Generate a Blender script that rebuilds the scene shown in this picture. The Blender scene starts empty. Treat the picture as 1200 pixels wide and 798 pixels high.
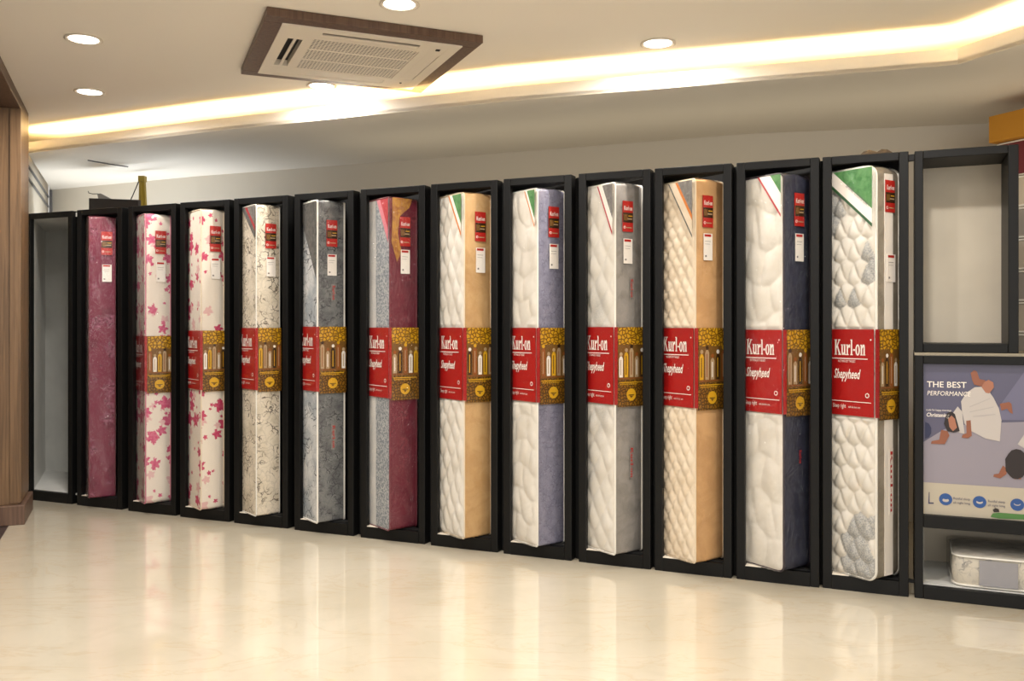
import bpy, math, random
from mathutils import Vector, Matrix
C = bpy.context.scene
COL = C.collection
# ---------------------------------------------------------------- camera, world, lights, exposure
F = 1055.0; HC = 1.22; HY = 381.0
cam = bpy.data.objects.new('camera', bpy.data.cameras.new('camera'))
COL.objects.link(cam)
cam.location = (0, 0, HC); cam.rotation_euler = (math.radians(90), 0, 0)
cam.data.sensor_width = 36; cam.data.lens = F / 1200 * 36; cam.data.shift_y = -(399 - HY) / 1200
cam.data.clip_start = 0.05
C.camera = cam
C.view_settings.view_transform = 'Standard'; C.view_settings.look = 'None'
C.view_settings.gamma = 1; C.view_settings.use_curve_mapping = False
C.view_settings.exposure = 0.0
w = bpy.data.worlds.new('room_surroundings'); C.world = w; w.use_nodes = True
w.node_tree.nodes['Background'].inputs[0].default_value = (1.0, 0.96, 0.9, 1)
w.node_tree.nodes['Background'].inputs[1].default_value = 0.62
DOWN_W = 19.0; COVE_W = 7.0

TH = math.radians(22.9)                       # room axes: t runs right, d runs away from the camera
T_ = Vector((math.cos(TH), math.sin(TH), 0)); D_ = Vector((-math.sin(TH), math.cos(TH), 0))
RA = math.radians(23.3)                       # the diagonal row of bays
R_ = Vector((math.cos(RA), -math.sin(RA), 0)); N_ = Vector((math.sin(RA), math.cos(RA), 0))
H1 = 2.62; H2 = 2.453                         # upper ceiling, lowered soffit

def area(name, loc, rot, shape, sx, sy, watt, col, spread=180):
    l = bpy.data.lights.new(name, 'AREA'); l.shape = shape; l.size = sx
    if sy: l.size_y = sy
    l.energy = watt; l.color = col; l.spread = math.radians(spread)
    o = bpy.data.objects.new(name, l); COL.objects.link(o); o.location = loc; o.rotation_euler = rot
    return o
area('added_front_fill', (0.6, -2.2, 1.7), (math.radians(84), 0, 0), 'RECTANGLE', 5, 1.8, 66, (1, 0.97, 0.93))  # added fill behind the camera, lifts the frontal light on the row
area('unseen_cool_fill', (-2.75, 7.12, 1.5), (math.radians(180), 0, math.radians(-22)), 'RECTANGLE', 0.9, 0.25, 8, (0.88, 0.94, 1.0))  # added unseen uplight behind the bays, brightens the cool left corner
area('unseen_cool_fill', (-3.5, 7.5, 1.4), (math.radians(180), 0, math.radians(-22)), 'RECTANGLE', 0.6, 0.25, 7, (0.88, 0.94, 1.0))  # second added uplight for the same corner
area('unseen_warm_fill', (0.9, 5.25, 1.85), (math.radians(165), 0, math.radians(-22)), 'RECTANGLE', 4.5, 0.15, 4.5, (1, 0.86, 0.62))  # added unseen uplight, warms and lifts the dim back wall

# ---------------------------------------------------------------- helpers
class MB:
    def __init__(s): s.v = []; s.f = []; s.m = []; s.smooth = []
    def face(s, pts, mi=0, sm=False):
        b = len(s.v); s.v += [tuple(p) for p in pts]; s.f.append(tuple(range(b, b + len(pts)))); s.m.append(mi); s.smooth.append(sm)
    def hexa(s, q0, q1, mi=0):                # two matching quads, bottom and top
        b = len(s.v); s.v += [tuple(p) for p in q0] + [tuple(p) for p in q1]
        for f in ((3, 2, 1, 0), (4, 5, 6, 7), (0, 1, 5, 4), (1, 2, 6, 5), (2, 3, 7, 6), (3, 0, 4, 7)):
            s.f.append(tuple(b + i for i in f)); s.m.append(mi); s.smooth.append(False)
    def box(s, x0, x1, y0, y1, z0, z1, mi=0):
        s.hexa([(x0, y0, z0), (x1, y0, z0), (x1, y1, z0), (x0, y1, z0)], [(x0, y0, z1), (x1, y0, z1), (x1, y1, z1), (x0, y1, z1)], mi)
    def prism(s, poly, z0, z1, mi=0):         # plan polygon, counter-clockwise
        n = len(poly); b = len(s.v)
        s.v += [(p[0], p[1], z0) for p in poly] + [(p[0], p[1], z1) for p in poly]
        s.f.append(tuple(b + i for i in reversed(range(n)))); s.f.append(tuple(b + n + i for i in range(n)))
        s.m += [mi, mi]; s.smooth += [False, False]
        for i in range(n):
            j = (i + 1) % n; s.f.append((b + i, b + j, b + n + j, b + n + i)); s.m.append(mi); s.smooth.append(False)
    def grid(s, rows, mi=0, closed=False, sm=True):
        b = len(s.v); nr = len(rows); nc = len(rows[0])
        for r in rows: s.v += [tuple(p) for p in r]
        for i in range(nr - 1):
            for j in range(nc if closed else nc - 1):
                k = (j + 1) % nc
                s.f.append((b + i * nc + j, b + i * nc + k, b + (i + 1) * nc + k, b + (i + 1) * nc + j)); s.m.append(mi); s.smooth.append(sm)
    def tube(s, path, r, n=6, mi=0, closed=False):
        rows = []; P = [Vector(p) for p in path]; L = len(P)
        for i, p in enumerate(P):
            a = P[(i - 1) % L] if closed or i > 0 else p; c = P[(i + 1) % L] if closed or i < L - 1 else p
            t = (c - a).normalized(); u = t.cross(Vector((0.31, 0.2, 0.93)))
            if u.length < 0.2: u = t.cross(Vector((1, 0, 0)))
            u.normalize(); v = t.cross(u)
            rows.append([p + (u * math.cos(2 * math.pi * k / n) + v * math.sin(2 * math.pi * k / n)) * r for k in range(n)])
        if closed: rows.append(rows[0])
        s.grid(rows, mi, closed=True)
        if not closed:
            s.face(rows[0][::-1], mi); s.face(rows[-1], mi)
    def build(s, name, mats, parent=None, mat=None, bevel=0):
        me = bpy.data.meshes.new(name); me.from_pydata(s.v, [], s.f)
        for m in (mats if isinstance(mats, (list, tuple)) else [mats]): me.materials.append(m)
        me.polygons.foreach_set('material_index', s.m); me.polygons.foreach_set('use_smooth', s.smooth)
        if mat is not None: me.transform(mat)
        me.update()
        o = bpy.data.objects.new(name, me); COL.objects.link(o)
        if parent: o.parent = parent
        if bevel:
            b = o.modifiers.new('bevel', 'BEVEL'); b.width = bevel; b.segments = 2; b.limit_method = 'ANGLE'
        return o
def tag(o, label=None, cat=None, group=None, kind=None):
    if label: o['label'] = label
    if cat: o['category'] = cat
    if group: o['group'] = group
    if kind: o['kind'] = kind
    return o
def empty(name, loc, rz=0.0):
    o = bpy.data.objects.new(name, None); COL.objects.link(o); o.location = loc; o.rotation_euler = (0, 0, rz); o.empty_display_size = 0.1
    return o
def unproj(px, py, z):                        # ground position of a photo point at height z
    Y = (z - HC) * F / (HY - py); return Vector(((px - 600) / F * Y, Y, z))

# ---------------------------------------------------------------- node helper
class NT:
    def __init__(s, name):
        s.mat = bpy.data.materials.new(name); s.mat.use_nodes = True; s.t = s.mat.node_tree
        s.b = s.t.nodes['Principled BSDF']; s.out = s.t.nodes['Material Output']
    def n(s, kind, **kw):
        nd = s.t.nodes.new('ShaderNode' + kind)
        for k, v in kw.items(): setattr(nd, k, v)
        return nd
    def link(s, a, b): s.t.links.new(a, b)
    def put(s, sock, v):
        if hasattr(v, 'is_output'): s.link(v, sock)
        else: sock.default_value = v
    def m(s, op, a, b=0.0, c=0.0, clamp=False):
        nd = s.n('Math', operation=op); nd.use_clamp = clamp
        s.put(nd.inputs[0], a); s.put(nd.inputs[1], b); s.put(nd.inputs[2], c); return nd.outputs[0]
    def mix(s, f, a, b):
        nd = s.n('Mix', data_type='RGBA'); s.put(nd.inputs[0], f)
        s.put(nd.inputs[6], rgba(a) if isinstance(a, tuple) else a); s.put(nd.inputs[7], rgba(b) if isinstance(b, tuple) else b); return nd.outputs[2]
    def obj(s): return s.n('TexCoord').outputs['Object']
    def sep(s, v):
        nd = s.n('SeparateXYZ'); s.link(v, nd.inputs[0]); return nd.outputs
    def comb(s, x, y, z=0.0):
        nd = s.n('CombineXYZ'); s.put(nd.inputs[0], x); s.put(nd.inputs[1], y); s.put(nd.inputs[2], z); return nd.outputs[0]
    def noise(s, vec, scale, detail=3, rough=0.5, dist=0.0):
        nd = s.n('TexNoise'); s.link(vec, nd.inputs['Vector']); nd.inputs['Scale'].default_value = scale; nd.inputs['Detail'].default_value = detail
        nd.inputs['Roughness'].default_value = rough; nd.inputs['Distortion'].default_value = dist; return nd.outputs['Fac']
    def step(s, v, lo, hi):
        nd = s.n('MapRange'); nd.interpolation_type = 'SMOOTHSTEP'; s.put(nd.inputs[0], v); nd.inputs[1].default_value = lo; nd.inputs[2].default_value = hi; return nd.outputs[0]
    def bump(s, h, strength=0.3, dist=0.01):
        nd = s.n('Bump'); nd.inputs['Strength'].default_value = strength; nd.inputs['Distance'].default_value = dist
        s.link(h, nd.inputs['Height']); s.link(nd.outputs[0], s.b.inputs['Normal'])
    def set(s, col=None, rough=None, spec=None, coat=None, coat_r=None, metal=None):
        if col is not None: s.put(s.b.inputs['Base Color'], rgba(col) if isinstance(col, tuple) else col)
        if rough is not None: s.put(s.b.inputs['Roughness'], rough)
        if spec is not None: s.b.inputs['Specular IOR Level'].default_value = spec
        if coat is not None: s.b.inputs['Coat Weight'].default_value = coat
        if coat_r is not None: s.b.inputs['Coat Roughness'].default_value = coat_r
        if metal is not None: s.b.inputs['Metallic'].default_value = metal
        return s.mat
def lin(c): return c / 12.92 if c <= 0.04045 else ((c + 0.055) / 1.055) ** 2.4
def rgb(r, g, b): return (lin(r / 255), lin(g / 255), lin(b / 255))
def rgba(c): return (c[0], c[1], c[2], 1.0)
def uz(t):                                    # unrolled fabric coordinate: around the vertical edge, and up
    x, y, z = t.sep(t.obj()); return t.m('ADD', x, t.m('MULTIPLY', y, -1.0)), z

def plain(name, col, rough=0.6, spec=0.5, nscale=0, nstr=0.1, **kw):
    t = NT(name)
    if nscale:
        nz = t.noise(t.obj(), nscale, 4); t.bump(nz, nstr, 0.004)
        c = t.mix(t.step(t.noise(t.obj(), nscale * 0.13, 3), 0.3, 0.7), tuple(x * 0.93 for x in col), tuple(min(1, x * 1.05) for x in col))
        return t.set(c, rough, spec, **kw)
    return t.set(col, rough, spec, **kw)

M = {}
M['ceiling'] = plain('ceiling_paint', rgb(243, 236, 224), 0.8, 0.3)
M['wall'] = plain('wall_paint', rgb(222, 214, 200), 0.8, 0.3)
M['groove'] = plain('groove_grey', rgb(120, 118, 118), 0.7)
M['black'] = plain('charcoal_laminate', (0.0035, 0.0035, 0.0034), 0.45, 0.25, 90, 0.1)
M['shaded_in'] = plain('shaded_laminate_inside', (0.012, 0.012, 0.012), 0.6, 0.3)  # shade inside the filled bays is put into this laminate's colour
M['pale'] = plain('pale_grey_laminate', rgb(212, 212, 208), 0.45, 0.4, 30, 0.04)
M['beige_back'] = plain('beige_back_board', rgb(206, 196, 178), 0.6, 0.3, 24, 0.05)
M['white_plastic'] = plain('cream_plastic', rgb(232, 222, 206), 0.4)
M['dark'] = plain('dark_gap', (0.01, 0.009, 0.008), 0.7)
M['pvc_pipe'] = plain('piping_tape', rgb(232, 228, 218), 0.5)
M['red_print'] = plain('red_print', rgb(164, 24, 22), 0.32, 0.5, 9, 0.3)
M['tag_red'] = plain('tag_red_card', rgb(180, 36, 28), 0.4)
M['white_print'] = plain('white_print', rgb(238, 230, 220), 0.5)
M['grey_print'] = plain('grey_print', rgb(120, 112, 106), 0.5)
M['brown_print'] = plain('brown_print', rgb(118, 82, 34), 0.4)
M['brown_dark'] = plain('dark_brown_print', rgb(58, 34, 16), 0.4)
M['gold_print'] = plain('gold_print', rgb(214, 164, 34), 0.35)
M['cream_print'] = plain('cream_print', rgb(176, 150, 116), 0.45)
M['orange_brown'] = plain('rust_print', rgb(150, 84, 34), 0.45)

# floor: polished cream marble
t = NT('cream_marble')
o = t.obj(); n1 = t.noise(o, 0.9, 6, 0.6, 0.8); n2 = t.noise(o, 3.2, 7, 0.65, 1.6)
mp = t.n('Mapping'); t.link(o, mp.inputs[0]); mp.inputs['Rotation'].default_value = (0, 0, 0.9); mp.inputs['Scale'].default_value = (0.9, 2.6, 1)
n3 = t.noise(mp.outputs[0], 1.5, 8, 0.6, 1.2)
vein = t.m('SUBTRACT', 1.0, t.step(t.m('ABSOLUTE', t.m('SUBTRACT', n3, 0.5)), 0.0, 0.022))
c = t.mix(t.step(n1, 0.3, 0.7), rgb(187, 177, 156), rgb(201, 192, 173))
c = t.mix(t.m('MULTIPLY', t.step(n2, 0.45, 0.75), 0.35), c, rgb(178, 167, 146))
c = t.mix(t.m('MULTIPLY', vein, 0.2), c, rgb(176, 140, 88))
M['floor'] = t.set(c, 0.3, 0.3, coat=1.0, coat_r=0.03); t.b.inputs['Coat IOR'].default_value = 1.65
t = NT('dark_granite'); o = t.obj()
M['granite'] = t.set(t.mix(t.step(t.noise(o, 40, 4, 0.7), 0.4, 0.65), rgb(34, 28, 28), rgb(82, 66, 62)), 0.35)

def wood(name, a, b, sc=1.0):
    t = NT(name); o = t.obj(); mp = t.n('Mapping'); t.link(o, mp.inputs[0]); mp.inputs['Scale'].default_value = (26 * sc, 26 * sc, 0.9 * sc)
    g = t.noise(mp.outputs[0], 1.6, 7, 0.6, 0.6); g2 = t.noise(mp.outputs[0], 7, 3, 0.5)
    c = t.mix(t.step(g, 0.3, 0.7), a, b); c = t.mix(t.m('MULTIPLY', t.step(g2, 0.55, 0.8), 0.4), c, tuple(x * 0.7 for x in a))
    t.bump(g2, 0.1, 0.002); return t.set(c, 0.42, 0.4)
M['wood'] = wood('brown_wood_veneer', rgb(90, 68, 46), rgb(124, 96, 68))
M['wood_dark'] = wood('dark_brown_wood', rgb(84, 62, 50), rgb(108, 84, 68), 1.4)

# fabrics ------------------------------------------------------------------
def weave(t, o, amt=0.15):
    t.bump(t.noise(o, 260, 2), amt, 0.002)
def fabric_plain(name, a, b, scale=14, rough=0.75, bump=0.2):
    t = NT(name); o = t.obj(); nz = t.noise(o, scale, 5, 0.6, 0.8)
    t.bump(t.noise(o, scale * 3, 4), bump, 0.004); return t.set(t.mix(t.step(nz, 0.35, 0.65), a, b), rough, 0.35)
def fabric_flower(name, ground, petal, petal2, scale, frac, rmax):
    t = NT(name); u, z = uz(t); v = t.comb(u, z)
    def layer(sc, off, fr, R):
        vv = t.comb(t.m('ADD', u, off), t.m('ADD', z, off * 1.7))
        vo = t.n('TexVoronoi', voronoi_dimensions='2D'); t.link(vv, vo.inputs['Vector']); vo.inputs['Scale'].default_value = sc
        sb = t.n('VectorMath', operation='SUBTRACT'); t.link(vv, sb.inputs[0]); t.link(vo.outputs['Position'], sb.inputs[1])
        x, y, _ = t.sep(sb.outputs[0]); r = t.m('SQRT', t.m('ADD', t.m('MULTIPLY', x, x), t.m('MULTIPLY', y, y)))
        cr, cg, cb = t.sep(vo.outputs['Color'])
        ang = t.m('ADD', t.m('ARCTAN2', y, x), t.m('MULTIPLY', cr, 6.28))
        pet = t.m('ADD', 0.82, t.m('MULTIPLY', t.m('COSINE', t.m('MULTIPLY', ang, 5.0)), 0.18))
        rr = t.m('MULTIPLY', t.m('MULTIPLY', pet, R), t.m('ADD', 0.55, t.m('MULTIPLY', cg, 0.45)))
        rr = t.m('ADD', rr, t.m('MULTIPLY', t.m('SUBTRACT', t.noise(vv, 90, 3), 0.5), R * 0.9))
        mask = t.step(t.m('SUBTRACT', rr, r), 0.0, 0.004)
        return t.m('MULTIPLY', mask, t.m('LESS_THAN', cb, fr))
    a = layer(scale, 0.0, frac, rmax); b = layer(scale * 2.0, 3.1, frac * 0.45, rmax * 0.36); c2 = layer(scale * 1.2, 7.7, frac * 0.6, rmax * 0.8)
    shade = t.step(t.noise(v, 60, 4), 0.3, 0.7); pc = t.mix(shade, petal, petal2)
    c = t.mix(t.m('MULTIPLY', c2, 0.45), ground, petal2); c = t.mix(t.m('MAXIMUM', a, b), c, pc)
    weave(t, t.obj()); return t.set(c, 0.7, 0.35)
def fabric_line(name, ground, ground2, line, scale, width, blotch=0.0):
    t = NT(name); u, z = uz(t); v = t.comb(u, z)
    nz = t.n('TexNoise'); t.link(v, nz.inputs['Vector']); nz.inputs['Scale'].default_value = scale * 1.3; nz.inputs['Detail'].default_value = 3
    ad = t.n('VectorMath', operation='MULTIPLY_ADD'); t.link(nz.outputs['Color'], ad.inputs[0]); ad.inputs[1].default_value = (1.1 / scale,) * 3; t.link(v, ad.inputs[2])
    vo = t.n('TexVoronoi', voronoi_dimensions='2D', feature='DISTANCE_TO_EDGE'); t.link(ad.outputs[0], vo.inputs['Vector']); vo.inputs['Scale'].default_value = scale
    l1 = t.m('SUBTRACT', 1.0, t.step(vo.outputs['Distance'], width * 0.4, width))
    vo2 = t.n('TexVoronoi', voronoi_dimensions='2D'); t.link(ad.outputs[0], vo2.inputs['Vector']); vo2.inputs['Scale'].default_value = scale * 0.8
    ringv = t.m('ABSOLUTE', t.m('SUBTRACT', t.m('FRACT', t.m('MULTIPLY', vo2.outputs['Distance'], 3.2)), 0.5))
    l2 = t.m('SUBTRACT', 1.0, t.step(ringv, 0.03, 0.12))
    gate = t.step(t.noise(v, scale * 0.55, 2), 0.45, 0.55)
    f = t.m('MULTIPLY', t.m('MAXIMUM', l1, l2), t.m('ADD', t.m('MULTIPLY', gate, 0.75), 0.2))
    c = t.mix(t.step(t.noise(v, scale * 0.5, 4), 0.4, 0.62), ground, ground2) ; c = t.mix(f, c, line)
    t.bump(f, 0.3, 0.003); return t.set(c, 0.68, 0.35)
def quilt_mat(name, a, b, patch, fine=180):
    t = NT(name); o = t.obj(); at = t.n('Attribute', attribute_name='patch'); nz = t.noise(o, 9, 4)
    c = t.mix(t.step(nz, 0.35, 0.65), a, b)
    spk = t.step(t.noise(o, fine, 3, 0.7), 0.42, 0.58)
    c = t.mix(t.m('MULTIPLY', at.outputs['Fac'], t.m('ADD', 0.45, t.m('MULTIPLY', spk, 0.5))), c, patch)
    t.bump(t.noise(o, 120, 3), 0.12, 0.002); return t.set(c, 0.62, 0.35)

M['f_maroon'] = fabric_flower('maroon_brocade', rgb(118, 44, 66), rgb(150, 84, 106), rgb(90, 28, 46), 8, 0.5, 0.075)
M['f_pink'] = fabric_flower('cream_pink_flower_ticking', rgb(228, 216, 202), rgb(196, 74, 112), rgb(210, 116, 142), 9, 0.75, 0.055)
M['f_rose'] = fabric_flower('cream_crimson_flower_ticking', rgb(226, 214, 198), rgb(184, 48, 84), rgb(200, 84, 112), 9, 0.62, 0.052)
M['f_sketch'] = fabric_line('cream_sketch_flower_ticking', rgb(222, 210, 190), rgb(204, 192, 170), rgb(98, 88, 78), 15, 0.05)
M['f_greyflor'] = fabric_line('grey_sketch_flower_ticking', rgb(120, 120, 118), rgb(96, 96, 96), rgb(58, 58, 60), 26, 0.07)
M['f_wine'] = fabric_flower('wine_brocade', rgb(104, 30, 46), rgb(126, 50, 62), rgb(88, 22, 38), 12, 0.6, 0.05)
M['f_tan'] = fabric_plain('tan_ticking', rgb(202, 164, 114), rgb(188, 148, 98), 9)
M['f_lav'] = fabric_line('lavender_grey_ticking', rgb(136, 134, 152), rgb(124, 122, 140), rgb(104, 102, 122), 40, 0.09)
M['f_grey'] = fabric_plain('mid_grey_ticking', rgb(150, 144, 138), rgb(132, 127, 121), 12)
M['f_tan2'] = fabric_plain('caramel_ticking', rgb(206, 162, 112), rgb(190, 146, 98), 7)
M['f_navy'] = fabric_plain('navy_ticking', rgb(48, 50, 68), rgb(36, 38, 54), 20)
M['f_taupe'] = fabric_plain('taupe_ticking', rgb(146, 136, 120), rgb(128, 118, 102), 10)
M['q_plain'] = quilt_mat('off_white_quilting', rgb(220, 214, 203), rgb(210, 203, 190), rgb(140, 142, 142))
M['q_cream'] = quilt_mat('cream_quilting', rgb(226, 210, 186), rgb(214, 196, 170), rgb(190, 168, 140))
M['q_streak'] = fabric_line('white_grey_streak_ticking', rgb(206, 206, 204), rgb(160, 166, 170), rgb(84, 88, 92), 11, 0.04)
M['q_wine'] = quilt_mat('pale_ticking_with_grey_band', rgb(218, 214, 208), rgb(206, 204, 200), rgb(108, 116, 124), 90)
M['navy_tape'] = plain('navy_tape', rgb(50, 38, 48), 0.5); M['wine_tape'] = plain('wine_tape', rgb(110, 40, 52), 0.5)
M['pink_tape'] = plain('pink_tape', rgb(196, 120, 138), 0.5); M['tan_tape'] = plain('cream_tape', rgb(222, 204, 176), 0.5)
M['rib_green'] = fabric_plain('green_ribbon', rgb(62, 116, 62), rgb(90, 140, 84), 30)
M['rib_dgreen'] = plain('dark_green_edge', rgb(44, 86, 52)); M['rib_orange'] = plain('orange_edge', rgb(206, 118, 44)); M['rib_red'] = plain('red_edge', rgb(178, 50, 58))
M['rib_grey'] = fabric_plain('grey_ribbon', rgb(112, 108, 104), rgb(140, 136, 130), 40); M['rib_dark'] = fabric_plain('dark_ribbon', rgb(84, 84, 82), rgb(110, 108, 104), 40)
M['rib_pink'] = plain('pink_patch', rgb(204, 120, 130)); M['rib_yellow'] = fabric_plain('gold_ribbon', rgb(180, 130, 50), rgb(150, 96, 46), 30)

# filigree gold of the band
t = NT('gold_filigree_print'); u, z = uz(t); v = t.comb(u, z)
vo = t.n('TexVoronoi', voronoi_dimensions='2D', feature='DISTANCE_TO_EDGE'); t.link(v, vo.inputs['Vector']); vo.inputs['Scale'].default_value = 48
M['filigree'] = t.set(t.mix(t.step(vo.outputs['Distance'], 0.08, 0.2), rgb(110, 72, 14), rgb(206, 156, 28)), 0.35, 0.5)
t = NT('brown_filigree_print'); u, z = uz(t); v = t.comb(u, z)
vo = t.n('TexVoronoi', voronoi_dimensions='2D', feature='DISTANCE_TO_EDGE'); t.link(v, vo.inputs['Vector']); vo.inputs['Scale'].default_value = 55
M['filigree2'] = t.set(t.mix(t.step(vo.outputs['Distance'], 0.1, 0.2), rgb(70, 44, 14), rgb(140, 98, 26)), 0.35, 0.5)

# clear plastic wrap
def wrap_mat(name, k, f0=0.06):
    t = NT(name); t.t.nodes.remove(t.b); o = t.obj()
    mp = t.n('Mapping'); t.link(o, mp.inputs[0]); mp.inputs['Scale'].default_value = (9, 9, 5); mp.inputs['Rotation'].default_value = (0.5, 0.4, 0)
    n1 = t.noise(mp.outputs[0], 1.4, 4, 0.6, 1.5)
    ridge = t.m('SUBTRACT', 1.0, t.step(t.m('ABSOLUTE', t.m('SUBTRACT', n1, 0.5)), 0.0, 0.09))
    bp = t.n('Bump'); bp.inputs['Strength'].default_value = k; bp.inputs['Distance'].default_value = 0.010
    t.link(t.m('ADD', n1, t.m('MULTIPLY', ridge, 0.5)), bp.inputs['Height'])
    tr = t.n('BsdfTransparent'); tr.inputs[0].default_value = (0.965, 0.965, 0.965, 1)
    gl = t.n('BsdfGlossy'); gl.inputs['Roughness'].default_value = 0.13; t.link(bp.outputs[0], gl.inputs['Normal'])
    fr = t.n('Fresnel'); fr.inputs[0].default_value = 1.035
    mx = t.n('MixShader'); t.link(t.m('ADD', t.m('MULTIPLY', fr.outputs[0], 0.6), f0 * 0.5, clamp=True), mx.inputs[0]); t.link(tr.outputs[0], mx.inputs[1]); t.link(gl.outputs[0], mx.inputs[2])
    t.link(mx.outputs[0], t.out.inputs[0]); return t.mat
M['wrap'] = wrap_mat('clear_plastic_wrap', 0.3, 0.07); M['wrap_heavy'] = wrap_mat('crinkled_plastic_wrap', 0.8, 0.12)
def emit(name, col, s):
    t = NT(name); t.b.inputs['Emission Color'].default_value = rgba(col); t.b.inputs['Emission Strength'].default_value = s; return t.set(col, 0.5)
M['lamp'] = emit('lamp_diffuser', (1, 0.95, 0.86), 9); M['led'] = emit('led_tape', (1, 0.72, 0.32), 10)

# ---------------------------------------------------------------- setting
def Dp(p, s): return Vector((p[0], p[1], 0)) + D_ * s
LW0 = Vector((-4.22, 8.22, 0))                # far left corner of the back room
wall_pts = [Vector((-4.22, 8.22, 0)), Vector((-2.61, 7.46, 0)), Vector((1.535, 5.80, 0)), Vector((2.93, 5.50, 0)), Vector((5.2, 5.1, 0))]
# floor: marble with its left edge on the wall line, granite beyond it
LF = LW0 - D_ * 11.0
fl = MB(); fl.prism([LF, LF + T_ * 11, Vector((8, 9.5, 0)), LW0 + D_ * 0.3 + T_ * 0.5, LW0 + D_ * 0.3], -0.06, 0.0)
tag(fl.build('floor', M['floor']), 'polished cream marble floor with faint tan veins', None, None, 'structure')
g = MB(); g.prism([LF - T_ * 3, LF, LW0, LW0 - T_ * 3], -0.06, -0.002)
tag(g.build('floor_granite', M['granite']), 'dark granite floor beyond the wooden portal', None, None, 'structure')
# upper ceiling
ce = MB(); ce.prism([LF - T_ * 3, LF + T_ * 11, Vector((8, 9.5, 0)), LW0 + D_ * 0.6 - T_ * 3], H1, H1 + 0.05)
tag(ce.build('ceiling', M['ceiling']), 'warm white upper ceiling', None, None, 'structure')
# soffit with upstand lip
lip = [Vector((-3.47, 6.45, 0)), Vector((-1.83, 5.69, 0)), Vector((0, 4.94, 0)), Vector((2.106, 4.255, 0))]
lip.append(lip[-1] - D_ * 4.5)
so = MB()
back = [p + Vector((0.0, 0.04, 0)) for p in wall_pts]
so.prism([lip[0], lip[1], lip[2], lip[3], back[3], back[2], back[1], back[0]], H2, H2 + 0.02)
so.prism([lip[4], Vector((7.5, 0, 0)), Vector((7.5, 5.3, 0)), back[3], lip[3]], H2, H2 + 0.02)
for a, b in zip(lip[:-1], lip[1:]):
    nn = Vector((-(b - a).y, (b - a).x, 0)).normalized() * 0.014
    so.hexa([(a.x, a.y, H2 - 0.001), (b.x, b.y, H2 - 0.001), (b.x + nn.x, b.y + nn.y, H2 - 0.001), (a.x + nn.x, a.y + nn.y, H2 - 0.001)],
            [(a.x, a.y, H2 + 0.078), (b.x, b.y, H2 + 0.078), (b.x + nn.x, b.y + nn.y, H2 + 0.078), (a.x + nn.x, a.y + nn.y, H2 + 0.078)])
tag(so.build('ceiling_soffit', M['ceiling']), 'lowered soffit with an upstand lip hiding the cove light', None, None, 'structure')
# back wall, left wall
wb = MB()
for i, (a, b) in enumerate(zip(wall_pts[:-1], wall_pts[1:])):
    wb.hexa([(a.x, a.y, 0), (b.x, b.y, 0), (b.x, b.y + 0.12, 0), (a.x, a.y + 0.12, 0)], [(a.x, a.y, H1), (b.x, b.y, H1), (b.x, b.y + 0.12, H1), (a.x, a.y + 0.12, H1)])
tag(wb.build('wall_back', M['wall']), 'off white painted back wall behind the row of bays', None, None, 'structure')
def along(p, s, off=0.0): return Vector((p[0], p[1], 0)) + D_ * s + T_ * off
wl = MB(); a = along(LW0, 0.1, -0.02); b = along(LW0, -2.4, -0.02)
wl.prism([b - T_ * 0.12, b, a, a - T_ * 0.12], 0, H1)
WL = tag(wl.build('wall_left', M['wall']), 'white painted left wall beyond the wood pillar', None, None, 'structure')
tr = MB()
for z0, off in ((H2 - 0.07, 0), (H2 - 0.16, 0)):
    p0 = along(LW0, 0, -0.018); p1 = along(LW0, -2.3, -0.018)
    tr.hexa([p1 + Vector((0, 0, z0)), p1 + T_ * 0.012 + Vector((0, 0, z0)), p0 + T_ * 0.012 + Vector((0, 0, z0)), p0 + Vector((0, 0, z0))],
            [p1 + Vector((0, 0, z0 + 0.014)), p1 + T_ * 0.012 + Vector((0, 0, z0 + 0.014)), p0 + T_ * 0.012 + Vector((0, 0, z0 + 0.014)), p0 + Vector((0, 0, z0 + 0.014))])
tag(tr.build('trim_1', M['groove']), 'grey trim lines along the top of the left wall', None, None, 'structure')
tr = MB(); p = LW0 + Vector((0.01, -0.03, 0)); tr.box(p.x, p.x + 0.02, p.y, p.y + 0.02, 0, H2 - 0.001)
tag(tr.build('trim_2', M['groove']), 'grey vertical trim in the far left corner', None, None, 'structure')
# wood pillar and header beam along the left wall line
PW = Vector((-3.20, 5.95, 0))
pil = empty('wood_portal', along(PW, -0.46), TH)
tag(pil, 'brown wood veneer pillar and header portal at the left edge', 'portal')
m = MB(); m.box(-0.9, 0.0, 0, 0.46, 0.12, 2.55); m.build('pillar', M['wood'], pil, bevel=0.004)
m = MB(); m.box(-0.9, -0.012, -0.006, 0.0, 0.14, 2.54)
m = MB(); m.box(-0.9, 0.03, -0.035, 0.47, -0.002, 0.12); m.build('skirting', M['wood_dark'], pil, bevel=0.006)
m = MB(); m.box(-0.55, 0.004, -7.5, 0.46, 2.55, H1 - 0.001); m.build('header_beam', M['wood_dark'], pil, bevel=0.003)
m = MB(); m.box(-0.055, 0.006, -0.006, 0.45, 0.13, 2.549); m.build('corner_strip', M['wood'], pil, bevel=0.002)
m = MB(); m.box(-3.0, -2.9, -7, 0.46, 0, 2.55); m.build('inner_panel', M['wood_dark'], pil)

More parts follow.
